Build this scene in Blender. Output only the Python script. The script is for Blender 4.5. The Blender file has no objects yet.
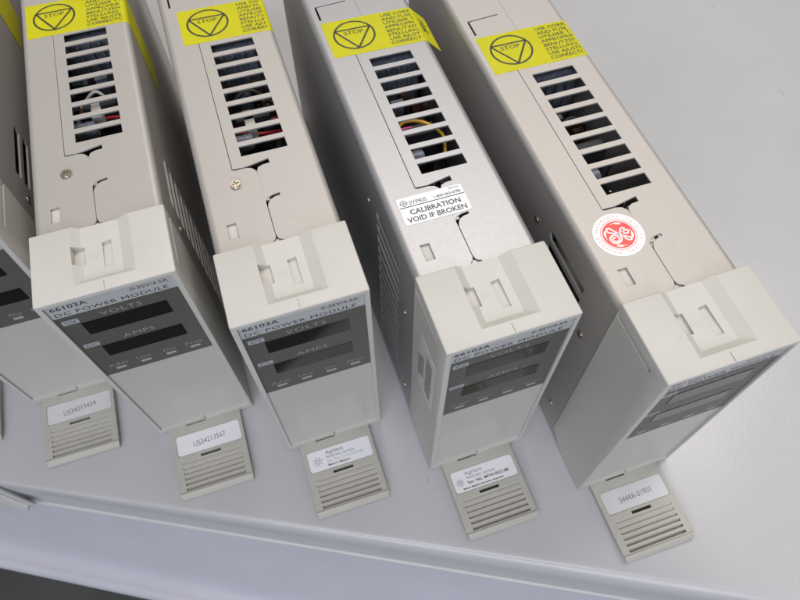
import bpy, bmesh, math, random
from mathutils import Vector, Matrix
random.seed(7)
sc = bpy.context.scene
COL = sc.collection
MM = 0.001
PI = math.pi

# ------------------------------------------------------------------ materials
def mat(name, col, rough=0.5, metal=0.0, spec=0.5, noise=0.0, nscale=60.0, bump=0.0, bscale=400.0,
        rnoise=0.0, coat=0.0, stain=None, stainscale=30.0, stainamt=0.35, stretch=(1, 1, 1)):
    m = bpy.data.materials.new(name); m.use_nodes = True
    nt = m.node_tree; N = nt.nodes; L = nt.links
    b = N['Principled BSDF']
    b.inputs['Base Color'].default_value = (*col, 1)
    b.inputs['Roughness'].default_value = rough
    b.inputs['Metallic'].default_value = metal
    b.inputs['Specular IOR Level'].default_value = spec
    b.inputs['Coat Weight'].default_value = coat
    tc = N.new('ShaderNodeTexCoord'); mp = N.new('ShaderNodeMapping')
    mp.inputs['Scale'].default_value = stretch
    L.new(tc.outputs['Object'], mp.inputs['Vector'])
    def nz(scale, detail=4, r=0.55):
        n = N.new('ShaderNodeTexNoise'); n.inputs['Scale'].default_value = scale
        n.inputs['Detail'].default_value = detail; n.inputs['Roughness'].default_value = r
        L.new(mp.outputs['Vector'], n.inputs['Vector']); return n
    colout = None
    if noise > 0:
        n = nz(nscale, 6)
        r = N.new('ShaderNodeValToRGB')
        r.color_ramp.elements[0].position = 0.3; r.color_ramp.elements[1].position = 0.7
        r.color_ramp.elements[0].color = (*[c * (1 - noise) for c in col], 1)
        r.color_ramp.elements[1].color = (*[min(1, c * (1 + noise)) for c in col], 1)
        L.new(n.outputs['Fac'], r.inputs['Fac']); colout = r.outputs['Color']
    if stain is not None:
        n = nz(stainscale, 8, 0.7)
        r = N.new('ShaderNodeValToRGB')
        r.color_ramp.elements[0].position = 0.60; r.color_ramp.elements[0].color = (0, 0, 0, 1)
        r.color_ramp.elements[1].position = 0.74; r.color_ramp.elements[1].color = (stainamt,) * 3 + (1,)
        L.new(n.outputs['Fac'], r.inputs['Fac'])
        mx = N.new('ShaderNodeMix'); mx.data_type = 'RGBA'
        L.new(r.outputs['Color'], mx.inputs['Factor'])
        if colout: L.new(colout, mx.inputs['A'])
        else: mx.inputs['A'].default_value = (*col, 1)
        mx.inputs['B'].default_value = (*stain, 1)
        colout = mx.outputs['Result']
    if colout: L.new(colout, b.inputs['Base Color'])
    if rnoise > 0:
        n = nz(nscale * 1.7, 5)
        mr = N.new('ShaderNodeMapRange')
        mr.inputs['From Min'].default_value = 0.3; mr.inputs['From Max'].default_value = 0.7
        mr.inputs['To Min'].default_value = max(0.02, rough - rnoise); mr.inputs['To Max'].default_value = min(1, rough + rnoise)
        L.new(n.outputs['Fac'], mr.inputs['Value']); L.new(mr.outputs['Result'], b.inputs['Roughness'])
    if bump > 0:
        n = nz(bscale, 3)
        bp = N.new('ShaderNodeBump'); bp.inputs['Strength'].default_value = bump; bp.inputs['Distance'].default_value = 0.0004
        L.new(n.outputs['Fac'], bp.inputs['Height']); L.new(bp.outputs['Normal'], b.inputs['Normal'])
    return m

M = {}
M['plastic'] = mat('beige_plastic', (0.555, 0.545, 0.505), 0.48, noise=0.03, nscale=45, bump=0.10, bscale=2500, stain=(0.30, 0.27, 0.21), stainscale=75, stainamt=0.22)
M['plastic_handle'] = mat('handle_plastic', (0.475, 0.462, 0.41), 0.5, noise=0.04, nscale=60, bump=0.12, bscale=2200, stain=(0.25, 0.22, 0.16), stainscale=110, stainamt=0.3)
M['shell'] = mat('zinc_sheet', (0.455, 0.435, 0.412), 0.53, metal=0.42, noise=0.012, nscale=200, rnoise=0.012, bump=0.03, bscale=1800, stain=(0.40, 0.35, 0.31), stainscale=70, stainamt=0.22)
M['shell_side'] = M['shell']
M['shell_silver'] = mat('silver_sheet', (0.40, 0.40, 0.412), 0.45, metal=0.55, noise=0.01, nscale=300, rnoise=0.015, bump=0.04, bscale=1700, stain=(0.34, 0.31, 0.29), stainscale=90, stainamt=0.22)
M['panel'] = mat('panel_grey', (0.51, 0.51, 0.475), 0.32, noise=0.02, nscale=30, bump=0.05, bscale=1500)
M['panel_dark'] = mat('panel_charcoal', (0.100, 0.100, 0.086), 0.42, noise=0.03, bump=0.05, bscale=1500)
M['panel_light'] = mat('panel_band', (0.47, 0.48, 0.48), 0.38, noise=0.02)
M['display'] = mat('display_smoke', (0.006, 0.004, 0.0035), 0.08, spec=0.5)
M['ink_dark'] = mat('ink_dark', (0.04, 0.045, 0.055), 0.5)
M['ink_light'] = mat('ink_light', (0.33, 0.34, 0.33), 0.5)
M['badge'] = mat('badge_ink', (0.40, 0.41, 0.43), 0.45)
M['yellow'] = mat('yellow_vinyl', (0.95, 0.925, 0.02), 0.42, noise=0.03, nscale=60, stain=(0.45, 0.42, 0.03), stainscale=90, stainamt=0.25)
M['ink_black'] = mat('ink_black', (0.035, 0.035, 0.02), 0.5)
M['white_label'] = mat('white_label', (0.82, 0.82, 0.84), 0.38, noise=0.02, nscale=90)
M['old_label'] = mat('old_label', (0.66, 0.66, 0.66), 0.42, noise=0.04, nscale=90)
M['ink_grey'] = mat('ink_grey', (0.16, 0.17, 0.19), 0.6)
M['ink_faint'] = mat('ink_faint', (0.44, 0.45, 0.49), 0.6)
M['red'] = mat('red_ink', (0.78, 0.06, 0.045), 0.4)
M['pink'] = mat('pink_ink', (0.72, 0.34, 0.32), 0.45)
M['dark_in'] = mat('interior_black', (0.02, 0.02, 0.024), 0.6)
M['board'] = mat('circuit_board_dark', (0.012, 0.03, 0.022), 0.4, noise=0.3, nscale=300)
M['bluegrey'] = mat('heat_sink_blue_grey', (0.14, 0.16, 0.20), 0.45, metal=0.2, noise=0.35, nscale=500)
M['wire_red'] = mat('wire_red', (0.42, 0.02, 0.03), 0.35)
M['wire_yellow'] = mat('wire_yellow', (0.72, 0.42, 0.03), 0.35)
M['wire_magenta'] = mat('wire_magenta', (0.45, 0.04, 0.16), 0.35)
M['white_nylon'] = mat('white_nylon', (0.6, 0.58, 0.55), 0.4)
M['chrome'] = mat('screw_metal', (0.52, 0.47, 0.40), 0.28, metal=1.0)
M['comp_brown'] = mat('component_brown', (0.10, 0.05, 0.03), 0.4)
M['slot_dark'] = mat('slot_shade', (0.05, 0.048, 0.04), 0.6)  # near-black standing in for the shade inside the handle slot
M['floor'] = mat('grey_floor', (0.075, 0.078, 0.075), 0.6, noise=0.2, nscale=8)
# white enamelled cabinet: orange-peel paint, scuffs and specks
def cabinet_paint():
    m = mat('white_enamel', (0.475, 0.477, 0.493), 0.25, spec=0.5, noise=0.035, nscale=14, coat=0.0)
    nt = m.node_tree; N = nt.nodes; L = nt.links; b = N['Principled BSDF']
    tc = N.new('ShaderNodeTexCoord')
    n1 = N.new('ShaderNodeTexNoise'); n1.inputs['Scale'].default_value = 420; n1.inputs['Detail'].default_value = 2
    n2 = N.new('ShaderNodeTexNoise'); n2.inputs['Scale'].default_value = 75; n2.inputs['Detail'].default_value = 2
    ad = N.new('ShaderNodeMath'); ad.operation = 'ADD'
    for n in (n1, n2): L.new(tc.outputs['Object'], n.inputs['Vector'])
    L.new(n1.outputs['Fac'], ad.inputs[0]); L.new(n2.outputs['Fac'], ad.inputs[1])
    bp = N.new('ShaderNodeBump'); bp.inputs['Strength'].default_value = 0.13; bp.inputs['Distance'].default_value = 0.0004
    L.new(ad.outputs[0], bp.inputs['Height']); L.new(bp.outputs['Normal'], b.inputs['Normal'])
    # small scuffs
    src = b.inputs['Base Color'].links[0].from_socket
    n3 = N.new('ShaderNodeTexNoise'); n3.inputs['Scale'].default_value = 130; n3.inputs['Detail'].default_value = 6; n3.inputs['Roughness'].default_value = 0.7
    L.new(tc.outputs['Object'], n3.inputs['Vector'])
    n4 = N.new('ShaderNodeTexNoise'); n4.inputs['Scale'].default_value = 14; n4.inputs['Detail'].default_value = 2
    L.new(tc.outputs['Object'], n4.inputs['Vector'])
    mu = N.new('ShaderNodeMath'); mu.operation = 'MULTIPLY'
    L.new(n3.outputs['Fac'], mu.inputs[0]); L.new(n4.outputs['Fac'], mu.inputs[1])
    r = N.new('ShaderNodeValToRGB')
    r.color_ramp.elements[0].position = 0.395; r.color_ramp.elements[0].color = (0, 0, 0, 1)
    r.color_ramp.elements[1].position = 0.44; r.color_ramp.elements[1].color = (0.40, 0.40, 0.40, 1)
    L.new(mu.outputs[0], r.inputs['Fac'])
    mx = N.new('ShaderNodeMix'); mx.data_type = 'RGBA'
    L.new(r.outputs['Color'], mx.inputs['Factor']); L.new(src, mx.inputs['A']); mx.inputs['B'].default_value = (0.30, 0.29, 0.29, 1)
    L.new(mx.outputs['Result'], b.inputs['Base Color'])
    return m
M['enamel'] = cabinet_paint()
M['enamel_front'] = mat('grey_enamel', (0.52, 0.52, 0.58), 0.33, noise=0.03, nscale=30, bump=0.3, bscale=420)
M['trim'] = mat('pale_trim', (0.55, 0.54, 0.55), 0.35, noise=0.04, nscale=60)

# ------------------------------------------------------------------ geometry helpers (all in millimetres)
def link(o, parent=None):
    COL.objects.link(o)
    if parent is not None: o.parent = parent
    return o

def mesh_from_bm(name, bm, mats, smooth=None):
    bmesh.ops.scale(bm, vec=(MM, MM, MM), verts=bm.verts)
    me = bpy.data.meshes.new(name); bm.to_mesh(me); bm.free()
    for m in (mats if isinstance(mats, (list, tuple)) else [mats]): me.materials.append(m)
    if smooth: me.shade_smooth(); 
    if smooth:
        me.set_sharp_from_angle(angle=math.radians(smooth))
    return me

def box(bm, x0, x1, y0, y1, z0, z1, mi=0, bev=0.0):
    v = [bm.verts.new((x, y, z)) for z in (z0, z1) for y in (y0, y1) for x in (x0, x1)]
    fs = [(0, 2, 3, 1), (4, 5, 7, 6), (0, 1, 5, 4), (2, 6, 7, 3), (0, 4, 6, 2), (1, 3, 7, 5)]
    F = [bm.faces.new([v[i] for i in f]) for f in fs]
    for f in F: f.material_index = mi
    if bev > 0:
        es = list({e for f in F for e in f.edges})
        bmesh.ops.bevel(bm, geom=es, offset=bev, segments=2, affect='EDGES', profile=0.6, material=mi)

def hull_prism(bm, bottom, top, mi=0):
    """closed solid between two polygons of same count (lists of xyz)"""
    a = [bm.verts.new(p) for p in bottom]; b = [bm.verts.new(p) for p in top]
    n = len(a)
    fs = [bm.faces.new(a[::-1]), bm.faces.new(b)]
    for i in range(n):
        fs.append(bm.faces.new([a[i], a[(i + 1) % n], b[(i + 1) % n], b[i]]))
    for f in fs: f.material_index = mi

def tmp_obj(bm, name='tmp'):
    bmesh.ops.recalc_face_normals(bm, faces=bm.faces)
    me = bpy.data.meshes.new(name); bm.to_mesh(me); bm.free()
    o = bpy.data.objects.new(name, me); COL.objects.link(o); return o

def carve(base_bm, cut_bms, bevel=0.0, seg=2, mats=None, name='part', angle=35):
    """boolean difference then bevel; returns mesh in metres"""
    o = tmp_obj(base_bm); cs = []
    if bevel > 0:
        md = o.modifiers.new('bev', 'BEVEL'); md.width = bevel; md.segments = seg
        md.limit_method = 'ANGLE'; md.angle_limit = math.radians(angle); md.use_clamp_overlap = True
    for c in cut_bms:
        co = tmp_obj(c); cs.append(co)
        md = o.modifiers.new('b', 'BOOLEAN'); md.operation = 'DIFFERENCE'; md.object = co; md.solver = 'EXACT'
    dg = bpy.context.evaluated_depsgraph_get(); dg.update()
    me = bpy.data.meshes.new_from_object(o.evaluated_get(dg))
    for c in cs + [o]: bpy.data.objects.remove(c, do_unlink=True)
    bm = bmesh.new(); bm.from_mesh(me); bpy.data.meshes.remove(me)
    return mesh_from_bm(name, bm, mats, smooth=24)

def poly2d(loops, thick, bevel=0.0):
    """filled 2D polygons with holes -> bmesh lying in xy, centred on z=0"""
    cu = bpy.data.curves.new('c', 'CURVE'); cu.dimensions = '2D'; cu.fill_mode = 'BOTH'
    for lp in loops:
        s = cu.splines.new('POLY'); s.points.add(len(lp) - 1)
        for i, p in enumerate(lp): s.points[i].co = (p[0], p[1], 0, 1)
        s.use_cyclic_u = True
    cu.extrude = max(0, thick / 2 - bevel); cu.bevel_depth = bevel; cu.bevel_resolution = 1
    o = bpy.data.objects.new('c', cu); COL.objects.link(o)
    dg = bpy.context.evaluated_depsgraph_get(); dg.update()
    me = bpy.data.meshes.new_from_object(o.evaluated_get(dg))
    bpy.data.objects.remove(o, do_unlink=True)
    bm = bmesh.new(); bm.from_mesh(me); bpy.data.meshes.remove(me); return bm

def flat_fill(loops):
    cu = bpy.data.curves.new('c', 'CURVE'); cu.dimensions = '2D'; cu.fill_mode = 'FRONT'
    for lp in loops:
        s = cu.splines.new('POLY'); s.points.add(len(lp) - 1)
        for i, p in enumerate(lp): s.points[i].co = (p[0], p[1], 0, 1)
        s.use_cyclic_u = True
    o = bpy.data.objects.new('c', cu); COL.objects.link(o)
    dg = bpy.context.evaluated_depsgraph_get(); dg.update()
    me = bpy.data.meshes.new_from_object(o.evaluated_get(dg))
    bpy.data.objects.remove(o, do_unlink=True)
    bm = bmesh.new(); bm.from_mesh(me); bpy.data.meshes.remove(me); return bm

def text2d(body, size, x, y, align='LEFT', rot=0.0, sx=1.0, bold=0.0, shear=0.0, spacing=1.0):
    cu = bpy.data.curves.new('t', 'FONT'); cu.body = body; cu.size = size; cu.align_x = align
    cu.resolution_u = 2; cu.offset = bold; cu.shear = shear; cu.space_character = spacing
    o = bpy.data.objects.new('t', cu); COL.objects.link(o)
    dg = bpy.context.evaluated_depsgraph_get(); dg.update()
    me = bpy.data.meshes.new_from_object(o.evaluated_get(dg))
    bpy.data.objects.remove(o, do_unlink=True)
    bm = bmesh.new(); bm.from_mesh(me); bpy.data.meshes.remove(me)
    T = Matrix.Translation((x, y, 0)) @ Matrix.Rotation(rot, 4, 'Z') @ Matrix.Diagonal((sx, 1, 1, 1))
    bmesh.ops.transform(bm, matrix=T, verts=bm.verts); return bm

def ribbon2d(pts, w, closed=False):
    """flat stroke of width w (or list of widths) along pts"""
    bm = bmesh.new(); n = len(pts); L = []; R = []
    for i, p in enumerate(pts):
        a = Vector(pts[(i - 1) % n] if closed or i > 0 else p); b = Vector(pts[(i + 1) % n] if closed or i < n - 1 else p)
        t = (b - a); t = t.normalized() if t.length > 1e-9 else Vector((1, 0))
        ww = (w[i] if isinstance(w, (list, tuple)) else w) / 2
        nn = Vector((-t.y, t.x)) * ww
        L.append(bm.verts.new((p[0] + nn.x, p[1] + nn.y, 0))); R.append(bm.verts.new((p[0] - nn.x, p[1] - nn.y, 0)))
    m = n if closed else n - 1
    for i in range(m):
        j = (i + 1) % n
        try: bm.faces.new([L[i], R[i], R[j], L[j]])
        except ValueError: pass
    return bm

def rrect(x0, x1, y0, y1, r, n=5):
    out = []
    for cx, cy, a0 in ((x1 - r, y1 - r, 0), (x0 + r, y1 - r, 90), (x0 + r, y0 + r, 180), (x1 - r, y0 + r, 270)):
        for i in range(n + 1):
            a = math.radians(a0 + 90 * i / n); out.append((cx + r * math.cos(a), cy + r * math.sin(a)))
    return out

def ell(cx, cy, rx, ry=None, n=48, a0=0, a1=360):
    ry = ry or rx
    full = abs(a1 - a0) >= 360
    m = n if full else n + 1
    return [(cx + rx * math.cos(math.radians(a0 + (a1 - a0) * i / n)), cy + ry * math.sin(math.radians(a0 + (a1 - a0) * i / n))) for i in range(m)]

def spline(pts, k=6):
    out = []; n = len(pts)
    for i in range(n - 1):
        p0 = Vector(pts[max(i - 1, 0)]); p1 = Vector(pts[i]); p2 = Vector(pts[i + 1]); p3 = Vector(pts[min(i + 2, n - 1)])
        for j in range(k):
            t = j / k
            q = 0.5 * ((2 * p1) + (-p0 + p2) * t + (2 * p0 - 5 * p1 + 4 * p2 - p3) * t * t + (-p0 + 3 * p1 - 3 * p2 + p3) * t ** 3)
            out.append(tuple(q))
    out.append(tuple(pts[-1])); return out

def join(bms, mi=None):
    """merge bmeshes; consumes them. mi: optional list of material indices"""
    out = bmesh.new()
    for k, b in enumerate(bms):
        if mi is not None:
            for f in b.faces: f.material_index = mi[k]
        me = bpy.data.meshes.new('j'); b.to_mesh(me); b.free(); out.from_mesh(me); bpy.data.meshes.remove(me)
    return out

TOP = lambda z: Matrix.Translation((0, 0, z))                                   # x->u, y->v
FRONT = lambda v: Matrix(((1, 0, 0, 0), (0, 0, -1, v), (0, 1, 0, 0), (0, 0, 0, 1)))   # x->u, y->z, facing -v
LEFT = lambda u: Matrix(((0, 0, -1, u), (-1, 0, 0, 0), (0, 1, 0, 0), (0, 0, 0, 1)))  # x->-v, y->z, facing -u
RIGHT = lambda u: Matrix(((0, 0, 1, u), (1, 0, 0, 0), (0, 1, 0, 0), (0, 0, 0, 1)))   # x->v, y->z, facing +u
def place(bm, m):
    bmesh.ops.transform(bm, matrix=m, verts=bm.verts); return bm

def tube(pts, r, n=8):
    bm = bmesh.new(); rings = []
    for i, p in enumerate(pts):
        a = Vector(pts[max(i - 1, 0)]); b = Vector(pts[min(i + 1, len(pts) - 1)]); t = (b - a).normalized()
        s = t.cross(Vector((0, 0, 1)));  s = s.normalized() if s.length > 1e-4 else Vector((1, 0, 0))
        q = s.cross(t)
        rings.append([bm.verts.new(Vector(p) + (s * math.cos(2 * PI * k / n) + q * math.sin(2 * PI * k / n)) * r) for k in range(n)])
    for a, b in zip(rings, rings[1:]):
        for k in range(n): bm.faces.new([a[k], a[(k + 1) % n], b[(k + 1) % n], b[k]])
    bm.faces.new(rings[0][::-1]); bm.faces.new(rings[-1]); return bm

def cyl(cx, cy, cz, r, h, axis='Z', n=24, bev=0.0):
    bm = bmesh.new()
    bmesh.ops.create_cone(bm, cap_ends=True, segments=n, radius1=r, radius2=r, depth=h)
    if bev: bmesh.ops.bevel(bm, geom=[e for e in bm.edges if len(e.link_faces) == 2 and e.calc_face_angle(0) > 1], offset=bev, segments=3, affect='EDGES')
    R = {'Z': Matrix(), 'X': Matrix.Rotation(PI / 2, 4, 'Y'), 'Y': Matrix.Rotation(PI / 2, 4, 'X')}[axis]
    bmesh.ops.transform(bm, matrix=Matrix.Translation((cx, cy, cz)) @ R, verts=bm.verts); return bm

# ------------------------------------------------------------------ module dimensions (mm)
W, H, D = 50.0, 136.5, 32.0
B = 132.7            # top of the metal shell
UL, UR = 0.5, 48.9   # shell sides
VB = 262.0           # back
RC = 2.6             # bend radius

# --- top plates
slots = [[(19.1, 149.0 - 8.1 * i), (38.5, 148.8 - 8.1 * i), (38.6, 143.0 - 8.1 * i), (19.2, 143.2 - 8.1 * i)] for i in range(9)]
Lpoly = [(UL + RC, VB), (24.6, VB), (24.6, 166), (14.2, 166), (14.2, 72.4), (15.2, 71.9), (19.5, 71.9), (21.8, 71.3), (23.2, 69.8), (23.65, 67),
         (23.7, 52), (23.7, 35.5), (23.2, 34.3), (22.2, 33.5), (22.2, 27), (UL + RC, 27)]
Rpoly = [(UR - RC, VB), (24.85, VB), (24.85, 165.6), (14.65, 165.6), (14.65, 73.0), (19.5, 72.7), (29.6, 74.6), (29.6, 71.8), (26.5, 71.6), (24.6, 70.8), (23.95, 69.2), (23.78, 67),
         (23.83, 53.2), (24.8, 54.6), (27.0, 55.5), (30.0, 55.9), (30.0, 54.5), (27.4, 54.1), (25.6, 53.2), (24.6, 51.6), (24.15, 50.0), (24.1, 36.5), (24.5, 34.8), (25.2, 33.9), (26.5, 33.4), (26.5, 27), (UR - RC, 27)]
hole1 = [(7.0, 46.6), (10.8, 46.6), (10.8, 39.0), (7.0, 39.0)]
tabslit = [(5.0, 191.0), (20.5, 191.6), (20.5, 190.6), (6.1, 190.1), (6.1, 180.5), (5.0, 180.5)]

def strip_profile(pts, v0, v1, bm, mi=0):
    a = [bm.verts.new((u, v0, z)) for u, z in pts]; b = [bm.verts.new((u, v1, z)) for u, z in pts]
    for i in range(len(pts) - 1):
        f = bm.faces.new([a[i], a[i + 1], b[i + 1], b[i]]); f.material_index = mi

def side_plate(u, face):
    """side wall with twelve louvre slots; plane x=u"""
    outer = [(27, 1.5), (VB, 1.5), (VB, B - RC), (27, B - RC)]
    loops = [outer]
    for k in range(12):
        z0 = 22 + 8.0 * k
        loops.append([(51, z0), (79.5, z0), (81, z0 + 2.6), (79.5, z0 + 5.2), (51, z0 + 5.2)])
    if face == 'L':
        bm = poly2d(loops, 0.9)
        return place(bm, Matrix(((0, 0, 1, u), (1, 0, 0, 0), (0, 1, 0, 0), (0, 0, 0, 1))))
    bm = poly2d(loops, 0.9)
    return place(bm, Matrix(((0, 0, 1, u), (1, 0, 0, 0), (0, 1, 0, 0), (0, 0, 0, 1))))

def corner(bm, left, v0=27.0, v1=VB):
    pts = []
    for i in range(9):
        a = PI / 2 * i / 8
        if left: pts.append((UL + RC - RC * math.cos(a), B - RC + RC * math.sin(a)))
        else: pts.append((UR - RC + RC * math.cos(a), B - RC + RC * math.sin(a)))
    strip_profile(pts, v0, v1, bm)
    inner = [(u + (0.9 if left else -0.9) * 0.7, z - 0.7) for u, z in pts]
    strip_profile(inner, v0, v1, bm)

def make_cover(m):       # left part of the shell
    top = place(poly2d([Lpoly, hole1, tabslit], 0.9, 0.12), TOP(B - 0.45))
    c = bmesh.new(); corner(c, True)
    box(c, 22.4, 25.6, 53.6, 69.5, B - 1.3, B - 0.35); box(c, 21, 27.2, 27.0, 34.6, B - 1.3, B - 0.75)
    sd = side_plate(UL + 0.45, 'L')
    return mesh_from_bm('cover', join([top, c, sd]), m, smooth=50)
def make_chassis(m):
    top = place(poly2d([Rpoly] + slots, 0.9, 0.12), TOP(B - 0.45))
    c = bmesh.new(); corner(c, False)
    box(c, UL + 1, UR - 1, 27, VB, 0.6, 1.5)
    box(c, UL + 1, UR - 1, VB - 1, VB, 1.5, B - 3)
    sd = side_plate(UR - 0.45, 'R')
    return mesh_from_bm('chassis', join([top, c, sd]), m, smooth=50)

# --- bezel
def make_bezel():
    base = bmesh.new(); box(base, 0, W, 0, D, 0.4, H)
    cuts = []
    c = bmesh.new(); box(c, 2.2, 47.8, -1, 1.3, 5.6, H - 2.2); cuts.append(c)         # front recess
    c = bmesh.new(); box(c, 1.6, 48.4, 3.0, D + 1, 2.0, B - 0.05); cuts.append(c)        # hollow from the back
    c = bmesh.new()                                                                    # top recess with sloped walls
    zf = B + 1.5; k = (H + 2 - zf) / (H - zf)
    lo = [(17.7, 8.0), (31.8, 8.0), (31.8, D + 2), (17.7, D + 2)]; hi = [(14.6, 5.1), (36.4, 5.1), (36.4, D + 2), (14.6, D + 2)]
    hull_prism(c, [(x, y, zf) for x, y in lo], [(a + (p - a) * k, b + (q - b) * k, H + 2) for (a, b), (p, q) in zip(lo, hi)]); cuts.append(c)
    c = bmesh.new(); box(c, 14.6, 18.9, 14.5, 22.7, B + 0.15, H + 1); cuts.append(c)
    c = bmesh.new(); hull_prism(c, [(25.2, 11.4, B + 1.2), (28.6, 11.4, B + 0.9), (28.6, 23.3, B + 0.15), (25.2, 22.8, B + 0.15)],
                                [(25.2, 11.4, H + 1), (28.6, 11.4, H + 1), (28.6, 23.3, H + 1), (25.2, 22.8, H + 1)]); cuts.append(c)
    c = bmesh.new(); box(c, 24.8, 25.15, -1, 4.2, H - 0.35, H + 1); cuts.append(c)        # moulding line
    c = bmesh.new(); box(c, 24.65, 25.25, -1, 1.1, -1, 5.8); cuts.append(c)
    c = bmesh.new(); box(c, -1, 1.9, 8, 31, B - 3.9, B - 1.9); cuts.append(c)             # latch slits in both cheeks
    c = bmesh.new(); box(c, 48.1, 51, 8, 31, B - 3.9, B - 1.9); cuts.append(c)
    c = bmesh.new(); hull_prism(c, [(-1, 24, -1), (0.9, 24, -1), (0.9, 33, -1), (-1, 33, -1)], [(-1, 27, 5), (0.9, 27, 5), (0.9, 33, 9), (-1, 33, 9)]); cuts.append(c)
    return carve(base, cuts, bevel=0.7, seg=3, mats=M['plastic'], name='bezel')

# --- front panel
PV = 1.3
def make_front_panel():
    bm = bmesh.new(); box(bm, 2.2, 47.8, PV - 0.35, PV + 1.2, 5.6, H - 2.25)
    return mesh_from_bm('front_panel', bm, M['panel'])
def make_keypad():
    bm = bmesh.new(); box(bm, 2.25, 47.75, PV - 0.50, PV - 0.2, 75.3, 125.6)
    return mesh_from_bm('dark_overlay', bm, M['panel_dark'])
def make_band():
    bm = bmesh.new(); box(bm, 2.25, 47.75, PV - 0.52, PV - 0.2, 125.6, H - 2.3)
    return mesh_from_bm('name_band', bm, M['panel_light'])
D1 = (9.3, 41.1, 110.0, 119.0); D2 = (9.3, 41.1, 91.0, 99.8)
def make_display(d):
    bm = bmesh.new(); box(bm, d[0], d[1], PV - 0.66, PV - 0.3, d[2], d[3])
    return mesh_from_bm('display_window', bm, M['display'])
def make_panel_text():
    t = [text2d('VOLTS', 3.6, 25.2, 120.5, 'CENTER', sx=1.3, bold=0.0, spacing=1.15), text2d('AMPS', 3.6, 25.2, 101.5, 'CENTER', sx=1.3, bold=0.0, spacing=1.15)]
    for s, x in (('Addr', 9.6), ('Unr', 20.2), ('Dis', 30.8), ('Prot', 41.2)):
        t.append(text2d(s, 3.1, x, 81.6, 'CENTER', sx=1.2, bold=0.0, spacing=1.1))
    light = place(join(t), FRONT(PV - 0.56))
    b = []
    for x in (9.6, 20.2, 30.8, 41.2): b.append(flat_fill([rrect(x - 2.1, x + 2.1, 78.6, 80.3, 0.4)]))
    b.append(flat_fill([rrect(3.6, 9.6, 119.9, 123.0, 0.7)])); b.append(flat_fill([rrect(3.6, 9.6, 101.0, 103.9, 0.7)]))
    bad = place(join(b), FRONT(PV - 0.57))
    dk = place(join([text2d('CV', 2.5, 6.6, 120.6, 'CENTER', sx=1.3), text2d('CC', 2.5, 6.6, 101.6, 'CENTER', sx=1.3)]), FRONT(PV - 0.60))
    bm = join([light, bad, dk], [0, 1, 2])
    return mesh_from_bm('lettering', bm, [M['ink_light'], M['badge'], M['ink_dark']])
def make_band_text():
    t = [text2d('DC POWER MODULE', 3.0, 3.4, 126.5, sx=1.36, bold=0.0, spacing=1.08), text2d('66103A', 3.3, 3.4, 130.3, sx=1.25, bold=0.03), text2d('0-35V/4.5A', 2.6, 45.6, 130.6, 'RIGHT', sx=1.15)]
    return mesh_from_bm('lettering', place(join(t), FRONT(PV - 0.58)), M['ink_dark'])

# --- handle (fold-down ejector lying on the table)
HZ = 3.4
def make_handle():
    base = bmesh.new()
    sec = [(2.0, 0.5), (2.0, 3.2), (-3.0, HZ), (-35.2, HZ), (-35.9, HZ + 0.55), (-36.8, HZ + 0.3), (-38.4, 1.6), (-38.4, 0.15), (-30, 0.15), (-5, 0.4)]
    ua = lambda v: 6.0 if v > -36.5 else 6.5
    ub = lambda v: 42.8 if v > -37.5 else 42.2
    a = [base.verts.new((ua(v), v, z)) for v, z in sec]; b = [base.verts.new((ub(v), v, z)) for v, z in sec]
    base.faces.new(a); base.faces.new(b[::-1])
    n = len(sec)
    for i in range(n): base.faces.new([a[i], b[i], b[(i + 1) % n], a[(i + 1) % n]])
    cuts = []
    c = bmesh.new(); hull_prism(c, [(x, y, HZ - 0.3) for x, y in rrect(7.9, 41.4, -16.6, -5.2, 1.3)], [(x, y, HZ + 2) for x, y in rrect(7.9, 41.4, -16.6, -5.2, 1.3)]); cuts.append(c)
    for k in range(6):
        v0 = -19.6 - 2.75 * k; dep = 0.45 + 0.42 * k
        c = bmesh.new()
        hull_prism(c, [(9.6, v0 - 1.35, HZ - dep), (39.7, v0 - 1.35, HZ - dep), (39.7, v0, HZ - 0.1 - dep * 0.25), (9.6, v0, HZ - 0.1 - dep * 0.25)],
                   [(9.6, v0 - 1.35, HZ + 2), (39.7, v0 - 1.35, HZ + 2), (39.7, v0, HZ + 2), (9.6, v0, HZ + 2)]); cuts.append(c)
    c = bmesh.new(); box(c, 19.2, 29.6, -19.2, -17.7, 0.8, HZ + 2); cuts.append(c)
    c = bmesh.new(); box(c, 14.5, 24.6, -0.75, -0.05, 1.2, HZ + 2); cuts.append(c)
    return carve(base, cuts, bevel=0.22, seg=2, mats=M['plastic_handle'], name='handle', angle=30)
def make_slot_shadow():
    bm = bmesh.new(); box(bm, 19.25, 29.55, -19.15, -17.75, 0.85, 1.0); return mesh_from_bm('slot_shade_sheet', bm, M['slot_dark'])  # dark sheet on the slot floor, its shade put in as colour
LZ = HZ - 0.3
def make_plate(m, name='name_label'):
    bm = poly2d([rrect(8.3, 41.0, -16.2, -5.6, 1.3)], 0.16)
    return mesh_from_bm(name, place(bm, TOP(LZ + 0.1)), m)
LT = LZ + 0.215
def spark(cx, cy, r, w=0.28):
    out = []
    for k in range(8):
        a = PI / 4 * k + 0.2
        out.append(ribbon2d([(cx + r * 0.42 * math.cos(a), cy + r * 0.42 * math.sin(a)), (cx + r * math.cos(a), cy + r * math.sin(a))], w))
    out.append(ribbon2d(ell(cx, cy, r * 0.3, n=12), w * 0.8, closed=True)); return out

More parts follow.
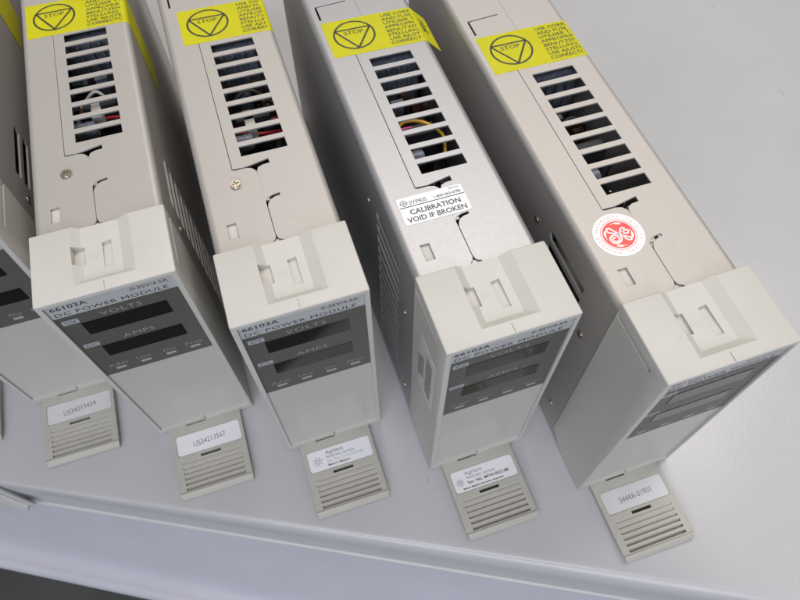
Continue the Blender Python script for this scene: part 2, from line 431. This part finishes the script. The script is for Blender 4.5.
# --- yellow warning sticker
def make_sticker(u0, v0, drop, ang=None):
    """sheet 24.5 deep laid over the top, bent over the right edge and down the side"""
    z = B + 0.12; h = 24.6
    pts = [(u0, z), (UR - RC, z)]
    R = RC + 0.12; lim = 90 if ang is None else ang
    for i in range(1, 7):
        a = math.radians(lim * i / 6); pts.append((UR - RC + R * math.sin(a), B - RC + R * math.cos(a)))
    a = math.radians(lim); e = pts[-1]
    pts.append((e[0] + math.cos(a) * drop + (0.25 if ang is None else 0), e[1] - math.sin(a) * drop))
    bm = bmesh.new()
    sk = 1.5   # printed slightly askew
    A = [bm.verts.new((u, v0 + (-sk) * (u - u0) / 45, zz)) for u, zz in pts]; Bv = [bm.verts.new((u, v0 + h + (-sk) * (u - u0) / 45, zz)) for u, zz in pts]
    for i in range(len(pts) - 1): bm.faces.new([A[i], A[i + 1], Bv[i + 1], Bv[i]])
    bmesh.ops.solidify(bm, geom=bm.faces, thickness=0.1)
    return mesh_from_bm('warning_sticker', bm, M['yellow'], smooth=60)
def clip_u(bm, umax):
    geom = bm.verts[:] + bm.edges[:] + bm.faces[:]
    bmesh.ops.bisect_plane(bm, geom=geom, plane_co=(umax, 0, 0), plane_no=(1, 0, 0), clear_outer=True); return bm
def make_sticker_text(u0, v0):
    cx, cy = u0 + 12.8, v0 + 12.6; r = 9.3
    parts = [ribbon2d(ell(cx, cy, r, r, n=48), 0.92, closed=True)]
    tri = [(cx - 8.3, cy + 4.2), (cx + 8.3, cy + 4.2), (cx, cy - 8.9)]
    for i in range(3): parts.append(ribbon2d([tri[i], tri[(i + 1) % 3]], 0.9))
    parts.append(text2d('STOP', 3.4, cx, cy + 0.6, 'CENTER', sx=1.15, bold=0.02))
    lines = ['USE CORRECT', 'AND FUSE TYPE', 'UTILISER TYPE', 'APPROPRIE', 'BENUTZEN', 'STELLUNG', 'USE AJUSTE', 'CORRECTO']
    for i, s in enumerate(lines): parts.append(text2d(s, 2.75, u0 + 27.5, v0 + 20.9 - 2.78 * i, sx=1.15, bold=0.035))
    bm = join(parts)
    bmesh.ops.transform(bm, matrix=Matrix.Translation((cx, cy, 0)) @ Matrix.Rotation(-0.033, 4, 'Z') @ Matrix.Translation((-cx, -cy, 0)), verts=bm.verts)
    bm = clip_u(bm, UR - RC + 0.4)
    return mesh_from_bm('lettering', place(bm, TOP(B + 0.15)), M['ink_black'])

# --- screw with cross recess
def make_screw():
    bm = cyl(0, 0, 0, 2.3, 1.4, n=28, bev=0.5)
    c1 = bmesh.new(); box(c1, -1.35, 1.35, -0.3, 0.3, 0.1, 2); c2 = bmesh.new(); box(c2, -0.3, 0.3, -1.35, 1.35, 0.1, 2)
    return carve(bm, [c1, c2], 0, mats=M['chrome'], name='screw')
def make_rivet(u, v, z, axis='X'):
    return mesh_from_bm('rivet', cyl(u, v, z, 1.9, 1.1, axis, 18, 0.4), M['chrome'], smooth=50)

# --- things seen through the vent
def make_tub():       # dark inner liner so the hollow shell reads as a filled box
    bm = bmesh.new(); box(bm, 5.5, UR - 5.5, 38, 240, 30, 96); return mesh_from_bm('power_board', bm, M['board'])
def make_sink():
    bm = bmesh.new(); box(bm, 14, 43, 149.0, 153.5, 96.2, B - 4.5, bev=0.4)
    for k in range(5): box(bm, 17 + 5 * k, 18.0 + 5 * k, 146.5, 148.9, 96.2, B - 7)
    return mesh_from_bm('heat_sink', bm, M['bluegrey'])
def make_cap(): return mesh_from_bm('capacitor', cyl(20.5, 94.5, B - 9.5, 3.6, 11, 'X', 28, 0.5), M['bluegrey'], smooth=40)
def make_relay():
    bm = bmesh.new(); box(bm, 21, 36, 106, 112, 96.3, B - 8, bev=0.4); return mesh_from_bm('relay', bm, M['dark_in'])
def make_bits():
    bm = bmesh.new(); rr = random.Random(3)
    for k in range(70):
        x = rr.uniform(8, 42); y = rr.uniform(78, 178); h = rr.uniform(2, 20)
        a, b = rr.uniform(0.8, 3.2), rr.uniform(0.8, 2.6)
        n0 = len(bm.faces)
        box(bm, x - a, x + a, y - b, y + b, 96.1, 96 + h, mi=rr.choice((0, 0, 1, 2, 3)))
    for k in range(40):
        x = rr.uniform(8, 42); y = rr.uniform(78, 178); h = rr.uniform(4, 24)
        box(bm, x - .35, x + .35, y - .35, y + .35, 96.1, 96 + h, mi=4)
    return mesh_from_bm('board_components', bm, [M['dark_in'], M['bluegrey'], M['board'], M['comp_brown'], M['chrome']])
def make_plug():
    bm = bmesh.new(); box(bm, 24.5, 28.8, 100, 112, B - 15, B - 8, bev=0.3); return mesh_from_bm('connector', bm, M['white_nylon'])
def wire(pts, r, m): return mesh_from_bm('wire', tube(spline(pts, 8), r), m, smooth=60)

cache = {
    'cover': make_cover(M['shell']), 'chassis': make_chassis(M['shell']),
    'bezel': make_bezel(), 'front_panel': make_front_panel(), 'dark_overlay': make_keypad(), 'name_band': make_band(),
    'disp1': make_display(D1), 'disp2': make_display(D2), 'ptext': make_panel_text(), 'btext': make_band_text(),
    'handle': make_handle(), 'slot': make_slot_shadow(), 'screw': make_screw(),
    'tub': make_tub(), 'sink': make_sink(), 'cap': make_cap(), 'relay': make_relay(), 'plug': make_plug(), 'bits': make_bits(),
    'rivL': make_rivet(UL, 92, 108), 'rivL2': make_rivet(UL, 41, 20), 'rivL3': make_rivet(UL, 43, 92), 'rivR': make_rivet(UR, 43, 105),
}
cache['cover_silver'] = cache['cover'].copy(); cache['cover_silver'].materials[0] = M['shell_silver']
cache['chassis_silver'] = cache['chassis'].copy(); cache['chassis_silver'].materials[0] = M['shell_silver']

def part(name, me, parent, label=None):
    o = bpy.data.objects.new(name, me); link(o, parent)
    if label: o['label'] = label
    return o

GROUP = 'power supply modules standing in a row on the white cabinet'
def module(x, y, yaw, roll, label, serial, sticker=(5, 153), drop=45, flap=None, silver=False, screw=None, plate='old_label', wires='red'):
    root = bpy.data.objects.new('power_supply_module', None); link(root)
    root.empty_display_size = 0.02
    ro = math.radians(roll)
    root.matrix_world = Matrix.Translation((x * MM, y * MM, abs(ro) * 25 * MM + ro * 25 * MM)) @ Matrix.Rotation(math.radians(yaw), 4, 'Z') @ Matrix.Rotation(ro, 4, 'Y')
    root['label'] = label; root['category'] = 'power module'; root['group'] = GROUP
    part('cover', cache['cover_silver' if silver else 'cover'], root)
    ch = part('chassis', cache['chassis_silver' if silver else 'chassis'], root, 'bright silvery chassis sheet' if silver else None)
    for k in ('rivL', 'rivL2', 'rivL3', 'rivR'): part('rivet', cache[k], ch)
    pb = part('power_board', cache['tub'], root); bt = part('board_components', cache['bits'], pb); part('heat_sink', cache['sink'], root)
    part('capacitor', cache['cap'], root); part('relay', cache['relay'], root)
    if wires in ('red', 'white'): part('connector', cache['plug'], root)
    W_ = {'red': [('wire_red', [(16, 100, 122), (22, 98, 124), (30, 97, 122), (41, 99, 119)]), ('wire_red', [(16, 107, 118), (24, 105, 121), (40, 103, 123)]), ('dark_in', [(18, 118, 120), (30, 122, 125), (40, 115, 121)])],
          'white': [('wire_red', [(16, 105, 121), (21, 103, 124), (26, 103, 120)]), ('wire_red', [(30, 98, 123), (35, 96, 124), (41, 97, 120)]), ('white_nylon', [(18, 113, 119), (26, 118, 122), (32, 112, 118)])],
          'yellow': [('wire_yellow', [(18, 106.5, 126), (24, 110, 127.3), (31, 108.5, 127.3), (36, 103.5, 126.5), (38.5, 98.5, 125), (37, 92.5, 120)]), ('wire_magenta', [(15, 103.5, 125.5), (22, 106.5, 127), (30, 106, 125.5), (36, 101, 121)]), ('dark_in', [(41, 105, 123), (39.5, 101, 125), (39, 94, 123)])],
          'dim': [('wire_red', [(17, 106, 121), (22, 106.5, 123), (28, 105, 119)]), ('dark_in', [(18, 118, 120), (30, 124, 125), (40, 117, 121)])]}[wires]
    for mname, pts in W_: part('wire', wire([(a_, b_ + 4.5, c_ - 2.5) for a_, b_, c_ in pts], 0.75, M[mname]), root)
    part('bezel', cache['bezel'], root)
    fp = part('front_panel', cache['front_panel'], root)
    part('dark_overlay', cache['dark_overlay'], fp); part('name_band', cache['name_band'], fp)
    part('display_window', cache['disp1'], fp); part('display_window', cache['disp2'], fp)
    part('lettering', cache['ptext'], fp); part('lettering', cache['btext'], fp)
    hd = part('handle', cache['handle'], root); part('slot_shade_sheet', cache['slot'], hd)
    pl = part('serial_label', make_plate(M[plate]), hd)
    t = []
    if serial[0] == 'plain':
        t.append(text2d(serial[1], 4.0, 25.0, -12.6, 'CENTER', rot=math.radians(serial[2]), sx=0.82, bold=-0.01))
        tb = place(join(t), TOP(LT)); part('lettering', mesh_from_bm('lettering', tb, M['ink_grey']), hd)
    elif serial[0] == 'logo':
        a = spark(13.0, -11.2, 2.6) + [text2d('Agilent', 2.6, 17.6, -8.6, sx=1.15, bold=0.02, spacing=1.1), text2d('MOD.NO. 66103A', 1.7, 17.6, -10.8, sx=1.1), text2d('Made in Malaysia', 1.6, 17.6, -14.9, sx=1.05, bold=0.04)]
        f = [text2d('Ser. No. MY41000188', 1.9, 17.6, -12.9, sx=1.1)]
        bm = place(join([join(a), join(f)], [0, 1]), TOP(LT))
        part('lettering', mesh_from_bm('lettering', bm, [M['ink_grey'], M['ink_faint']]), hd)
    else:
        a = spark(11.6, -11.6, 2.1) + [text2d('Agilent', 2.6, 15.2, -8.6, sx=1.15, spacing=1.1), text2d('MOD.NO. 66103A', 1.8, 15.2, -10.8, sx=1.1)]
        k = [text2d('Ser. No. MY41002188', 2.15, 15.2, -13.2, sx=1.13, bold=0.03), text2d('Made in Malaysia with foreign components', 1.15, 12.2, -15.3, sx=1.08, bold=0.04)]
        bm = place(join([join(a), join(k)], [0, 1]), TOP(LT))
        part('lettering', mesh_from_bm('lettering', bm, [M['ink_grey'], M['ink_black']]), hd)
    u0, v0 = sticker
    st = part('warning_sticker', make_sticker(u0, v0, drop, flap), root)
    part('lettering', make_sticker_text(u0, v0), st)
    if screw:
        s = part('screw', cache['screw'], root); s.location = (screw[0] * MM, screw[1] * MM, (B + 0.35) * MM); s.rotation_euler = (0, 0, random.uniform(0, 1.5))
    return root

m0 = module(-270.0, 23.0, 16.8, 0.5, 'module at the left border, cut off so only a sliver of its folded handle shows', ('plain', 'US34213398', 0))
m1 = module(-207.0, 17.1, 16.8, 0.7, 'beige module partly outside the left border, handle label reading US34213424', ('plain', 'US34213424', 6), sticker=(5, 153), drop=28, wires='dim')
m2 = module(-135.8, -1.7, 16.6, 0.1, 'module second from left, screw in its top and handle label US34213567', ('plain', 'US34213567', 4), sticker=(3.2, 150.6), drop=42, screw=(14.5, 62.3), wires='white', plate='white_label')
m3 = module(-67.6, -12.6, 16.7, 0.7, 'middle module, screw in its top, white sunburst logo label on its handle', ('logo',), sticker=(8.0, 151.8), drop=8, screw=(14.4, 64.4), wires='red', plate='white_label')
m4 = module(4.75, -25.0, 17.0, 0.98, 'silvery module with a white CALIBRATION VOID IF BROKEN sticker on top', ('bold',), sticker=(4.8, 153.6), drop=10, flap=46, silver=True, wires='yellow', plate='white_label')
m5 = module(77.8, -37.1, 16.8, -0.15, 'rightmost module with a round red and white monogram sticker on top', ('plain', '3444A-01901', 2), sticker=(4.2, 153.8), drop=8, wires='dim')

# serial text of the last one is larger on the label; calibration sticker on module 4
def calib():
    x0, x1, y0, y1 = 5.2, 31.9, 56.2, 69.3
    base = place(poly2d([rrect(x0, x1, y0, y1, 1.1)], 0.14), TOP(B + 0.10))
    o = part('calibration_sticker', mesh_from_bm('calibration_sticker', base, M['white_label'], None), m4)
    t = [text2d('CALIBRATION', 3.3, 18.9, y0 + 4.5, 'CENTER', sx=0.98, bold=0.07), text2d('VOID IF BROKEN', 3.3, 18.6, y0 + 1.0, 'CENTER', sx=0.95, bold=0.07),
         text2d('SYPRIS', 2.5, 9.6, y0 + 9.2, sx=1.0, bold=0.02), text2d('1-800-463-6786', 1.75, 30.8, y0 + 9.3, 'RIGHT', sx=1.0, bold=0.03), text2d('SERVICE', 1.2, 30.6, y0 + 11.6, 'RIGHT', sx=1.0),
         ribbon2d([(x0 + 0.3, y0 + 8.35), (x1 - 0.1, y0 + 8.35)], 0.4), ribbon2d(ell(7.6, y0 + 10.4, 1.3, n=16), 0.25, closed=True), ribbon2d([(6.0, y0 + 10.4), (9.2, y0 + 10.4)], 0.25), ribbon2d([(7.6, y0 + 8.9), (7.6, y0 + 11.9)], 0.25)]
    part('lettering', mesh_from_bm('lettering', place(join(t), TOP(B + 0.19)), M['ink_dark']), o)
calib()

def round_sticker():
    cx, cy, R = 14.8, 60.2, 9.7
    o = part('round_sticker', mesh_from_bm('round_sticker', place(poly2d([ell(cx, cy, R, n=72)], 0.14), TOP(B + 0.10)), M['white_label']), m5)
    red = flat_fill([ell(cx, cy, 6.1, n=64)]); ring = ribbon2d(ell(cx, cy, 6.7, n=64), 0.22, closed=True)
    part('red_disc', mesh_from_bm('red_disc', place(join([red, ring]), TOP(B + 0.185)), M['red']), o)
    k = 6.1 / 140.0
    G = lambda pts: [(cx + x * k, cy + y * k) for x, y in pts]
    s1 = spline(G([(-42, -28), (-52, -18), (-68, -24), (-70, -45), (-52, -62), (-28, -58), (-14, -36), (-22, -8), (-48, 6), (-80, -4), (-92, -30), (-84, -62), (-50, -80), (-10, -66), (10, -30), (-2, 10), (-24, 45), (-46, 78), (-70, 84), (-82, 66), (-70, 42), (-40, 26), (0, 6), (34, -22), (62, -44), (84, -58), (84, -76), (64, -80), (44, -64), (34, -40), (26, -14)]), 5)
    s2 = spline(G([(14, 2), (26, 30), (46, 52), (68, 50), (70, 34), (52, 24), (36, 22), (58, 20), (84, 26), (96, 10), (82, -8), (58, -6), (44, 8)]), 5)
    out = [ribbon2d(s1, 0.62), ribbon2d(s2, 0.6)]
    for a in (55, 145, 235, 325):
        p = ell(cx, cy, 5.1, n=10, a0=a, a1=a + 48); w = [0.2 + 0.75 * math.sin(PI * min(1, (i + 1) / 8)) for i in range(len(p))]
        out.append(ribbon2d(p, w))
    part('monogram', mesh_from_bm('monogram', place(join(out), TOP(B + 0.215)), M['white_label']), o)
    word = 'WARRANTY VOID IF SEAL DAMAGED '; t = []
    for i, chh in enumerate(word):
        if chh == ' ': continue
        a = math.radians(150 - 360 * i / len(word))
        t.append(text2d(chh, 1.7, cx + 7.6 * math.cos(a), cy + 7.6 * math.sin(a), 'CENTER', rot=a - PI / 2, bold=0.0))
    part('lettering', mesh_from_bm('lettering', place(join(t), TOP(B + 0.185)), M['pink']), o)
round_sticker()

def barcode():
    bm = place(poly2d([rrect(-23, -7, 66, 110, 1.0)], 0.12), LEFT(-0.08))
    o = part('barcode_label', mesh_from_bm('barcode_label', bm, mat('clear_label', (0.66, 0.66, 0.63), 0.35)), m4)
    t = []; y = 72.0
    while y < 104:
        w = random.choice((0.35, 0.35, 0.7, 1.1)); t.append(ribbon2d([(-15.5, y), (-9.5, y)], w)); y += w + random.choice((0.4, 0.8))
    for k in range(3):
        t.append(text2d('66103A MY4100', 3.0, -20.5 + k * 2.0 - 1.2, 74 + k * 2, rot=PI / 2, sx=0.9, bold=0.04))
    part('lettering', mesh_from_bm('lettering', place(join(t), LEFT(-0.17)), M['ink_grey']), o)
barcode()

def flap_text():
    R = RC + 0.12; a = math.radians(46)
    eu, ez = UR - RC + R * math.sin(a), B - RC + R * math.cos(a)
    bm = text2d('risk', 7.5, 0, 0, sx=0.9, bold=0.12)
    bmesh.ops.transform(bm, matrix=Matrix.Translation((-171.0, 1.8, 0.07)), verts=bm.verts)
    Mx = Matrix(((0, math.cos(a), math.sin(a), eu), (-1, 0, 0, 0), (0, -math.sin(a), math.cos(a), ez), (0, 0, 0, 1)))
    st = [c for c in m4.children if c.name.startswith('warning_sticker')][0]
    part('lettering', mesh_from_bm('lettering', place(bm, Mx), M['ink_black']), st)
flap_text()

# small marks on the top of the fourth bezel are in the plastic; pale tab behind hole in each top plate
for r in (m1, m2, m3, m4, m5):
    bm = bmesh.new(); box(bm, 6.4, 11.5, 38, 47.5, B - 1.7, B - 1.1); part('snap_tab', mesh_from_bm('snap_tab', bm, M['plastic']), r)

# ------------------------------------------------------------------ cabinet
ks = -0.16034; EDGE0 = Vector((0, -56.83)); e = Vector((1, ks)).normalized(); nrm = Vector((e.y, -e.x))
cab = bpy.data.objects.new('cabinet', None); link(cab)
cab['label'] = 'white enamelled metal cabinet whose top carries the row of modules'; cab['category'] = 'cabinet'
def sweep(profile, ss, name, m, smooth=40):
    bm = bmesh.new(); rings = []
    for s in ss:
        ring = []
        for o_, z in profile(s):
            p = EDGE0 + e * s + nrm * o_; ring.append(bm.verts.new((p.x, p.y, z)))
        rings.append(ring)
    for a, b in zip(rings, rings[1:]):
        for i in range(len(a) - 1): bm.faces.new([a[i], b[i], b[i + 1], a[i + 1]])
    bmesh.ops.recalc_face_normals(bm, faces=bm.faces)
    me = mesh_from_bm(name, bm, m, smooth=smooth)
    return me
def lipout(s): return 9.9 + 0.0242 * max(-330, min(330, s))
def prof_top(s):
    lo = lipout(s); r = lo - 1.6; st = 0.8
    p = [(-1400, 0), (-300, 0), (st - 2, 0)]
    for i in range(13):
        a = PI / 2 * i / 12; p.append((st + (r - st) * math.sin(a), -15.0 * (1 - math.cos(a)) ** 1.25))
    p += [(r + 1.0, -22.5)]
    return p
ss = [-900, -600] + [-330 + 20 * i for i in range(34)] + [600, 900]
part('top_panel', sweep(prof_top, ss, 'top_panel', M['enamel']), cab)
def prof_lip(s):
    lo = lipout(s)
    return [(lo - 2.4, -21.5), (lo - 1.4, -22.0), (lo - 0.2, -22.2), (lo + 0.5, -22.7), (lo + 0.8, -23.6), (lo + 0.6, -24.8), (lo - 0.3, -25.6), (lo - 2.5, -25.8)]
part('trim_strip', sweep(prof_lip, ss, 'trim_strip', M['trim']), cab)
def prof_front(s):
    lo = lipout(s)
    x = 31 + 0.03 * (max(-330, min(330, s)) + 247)      # how far the foot flange stands out
    g = x - 14
    q = [(lo - 2.6, -25.5), (lo - 1.8, -27), (lo + g * 0.12, -40), (lo + g * 0.42, -56), (lo + g * 0.75, -70), (lo + g * 0.93, -79), (lo + g + 0.5, -83.5), (lo + g + 3, -86), (lo + x - 5.5, -87.5)]
    for i in range(7):
        a = PI / 2 * i / 6; q.append((lo + x - 5.5 + 5.5 * math.sin(a), -87.5 - 5.5 * (1 - math.cos(a))))
    q += [(lo + x, -99), (lo + x - 1.5, -101), (lo + 20, -101), (lo + 2, -102), (lo - 4, -110), (lo - 4, -690)]
    return q
part('front_panel', sweep(prof_front, ss, 'front_panel', M['enamel_front']), cab)
# pressed metal bracket folded over the front edge at the left
def bracket():
    def W3(s, o_, z):
        p = EDGE0 + e * s + nrm * o_; return (p.x, p.y, z)
    bm = bmesh.new()
    # flat gusset lying against the rounded edge, plus a raised rib along its sloping side
    a = [W3(-232, 1.0, -0.6), W3(-205, 6.8, -14), W3(-208, 8.0, -20), W3(-240, 7.0, -20)]
    b = [W3(-232, 3.4, 0.9), W3(-205, 9.2, -13), W3(-208, 10.6, -20), W3(-240, 9.4, -20)]
    hull_prism(bm, a, b)
    bmesh.ops.recalc_face_normals(bm, faces=bm.faces)
    return bm
o = bpy.data.objects.new('corner_bracket', carve(bracket(), [], bevel=0.5, seg=2, mats=M['trim'], name='corner_bracket')); link(o, cab)
rb = tube([(EDGE0 + e * s + nrm * o_).to_3d() + Vector((0, 0, z)) for s, o_, z in ((-236, 0.8, 0.9), (-227, 2.2, -0.2), (-218, 4.4, -4.8), (-206, 7.2, -13.2), (-203, 7.6, -15.0))], 1.3, 10)
part('bracket_rib', mesh_from_bm('bracket_rib', rb, mat('grey_trim', (0.34, 0.35, 0.34), 0.4), smooth=50), o)

# floor
bm = bmesh.new()
v = [bm.verts.new(p) for p in ((-4000, -4000, -720), (4000, -4000, -720), (4000, 4000, -720), (-4000, 4000, -720))]; bm.faces.new(v)
fl = bpy.data.objects.new('floor', mesh_from_bm('floor', bm, M['floor'])); link(fl); fl['kind'] = 'structure'

# ------------------------------------------------------------------ light
w = bpy.data.worlds.new('World'); sc.world = w; w.use_nodes = True
bg = w.node_tree.nodes['Background']; bg.inputs['Strength'].default_value = 1.0
_nt = w.node_tree; _tc = _nt.nodes.new('ShaderNodeTexCoord'); _sx = _nt.nodes.new('ShaderNodeSeparateXYZ'); _rp = _nt.nodes.new('ShaderNodeValToRGB')
_nt.links.new(_tc.outputs['Generated'], _sx.inputs['Vector']); _nt.links.new(_sx.outputs['Z'], _rp.inputs['Fac']); _nt.links.new(_rp.outputs['Color'], bg.inputs['Color'])
_rp.color_ramp.elements[0].position = 0.0; _rp.color_ramp.elements[0].color = (0.10, 0.12, 0.13, 1)      # room walls
_rp.color_ramp.elements[1].position = 0.75; _rp.color_ramp.elements[1].color = (0.40, 0.365, 0.33, 1)     # pale ceiling
_e = _rp.color_ramp.elements.new(0.35); _e.color = (0.16, 0.195, 0.205, 1)
def area(name, loc, target, sx, sy, power, col):
    l = bpy.data.lights.new(name, 'AREA'); l.shape = 'RECTANGLE'; l.size = sx; l.size_y = sy; l.energy = power; l.color = col
    o = bpy.data.objects.new(name, l); link(o); o.location = loc
    d = Vector(target) - Vector(loc); o.rotation_euler = d.to_track_quat('-Z', 'Y').to_euler(); return o
area('ceiling_lamp', (0.36, 0.98, 1.9), (0, 0.05, 0), 1.7, 0.7, 22.5, (1.0, 0.94, 0.87))
area('window_light', (-0.05, -1.6, 0.95), (0, 0, 0.0), 1.5, 0.8, 14, (0.86, 0.88, 1.0))
area('tube_lamp', (-0.15, -0.95, 1.75), (0, 0, 0.0), 1.3, 0.16, 9, (0.86, 0.88, 1.0))

# ------------------------------------------------------------------ camera
cd = bpy.data.cameras.new('camera'); cam = bpy.data.objects.new('camera', cd); link(cam)
r = Vector((0.99951472, -0.02703483, -0.01547404)); u = Vector((0.03115008, 0.86746823, 0.49651641)); d = Vector((0, 0.49675748, -0.8678894))
Rm = Matrix((r, u, -d)).transposed().to_4x4()
cam.matrix_world = Matrix.Translation((-7.768707 * MM, -116.93267 * MM, 336.474836 * MM)) @ Rm
cd.sensor_width = 36; cd.lens = 664.757 / 800 * 36; cd.dof.use_dof = True; cd.dof.focus_distance = 0.26; cd.dof.aperture_fstop = 22; cd.clip_start = 0.005; cd.clip_end = 50
sc.camera = cam
sc.view_settings.view_transform = 'Standard'; sc.view_settings.look = 'None'; sc.view_settings.exposure = 0.17; sc.view_settings.gamma = 1
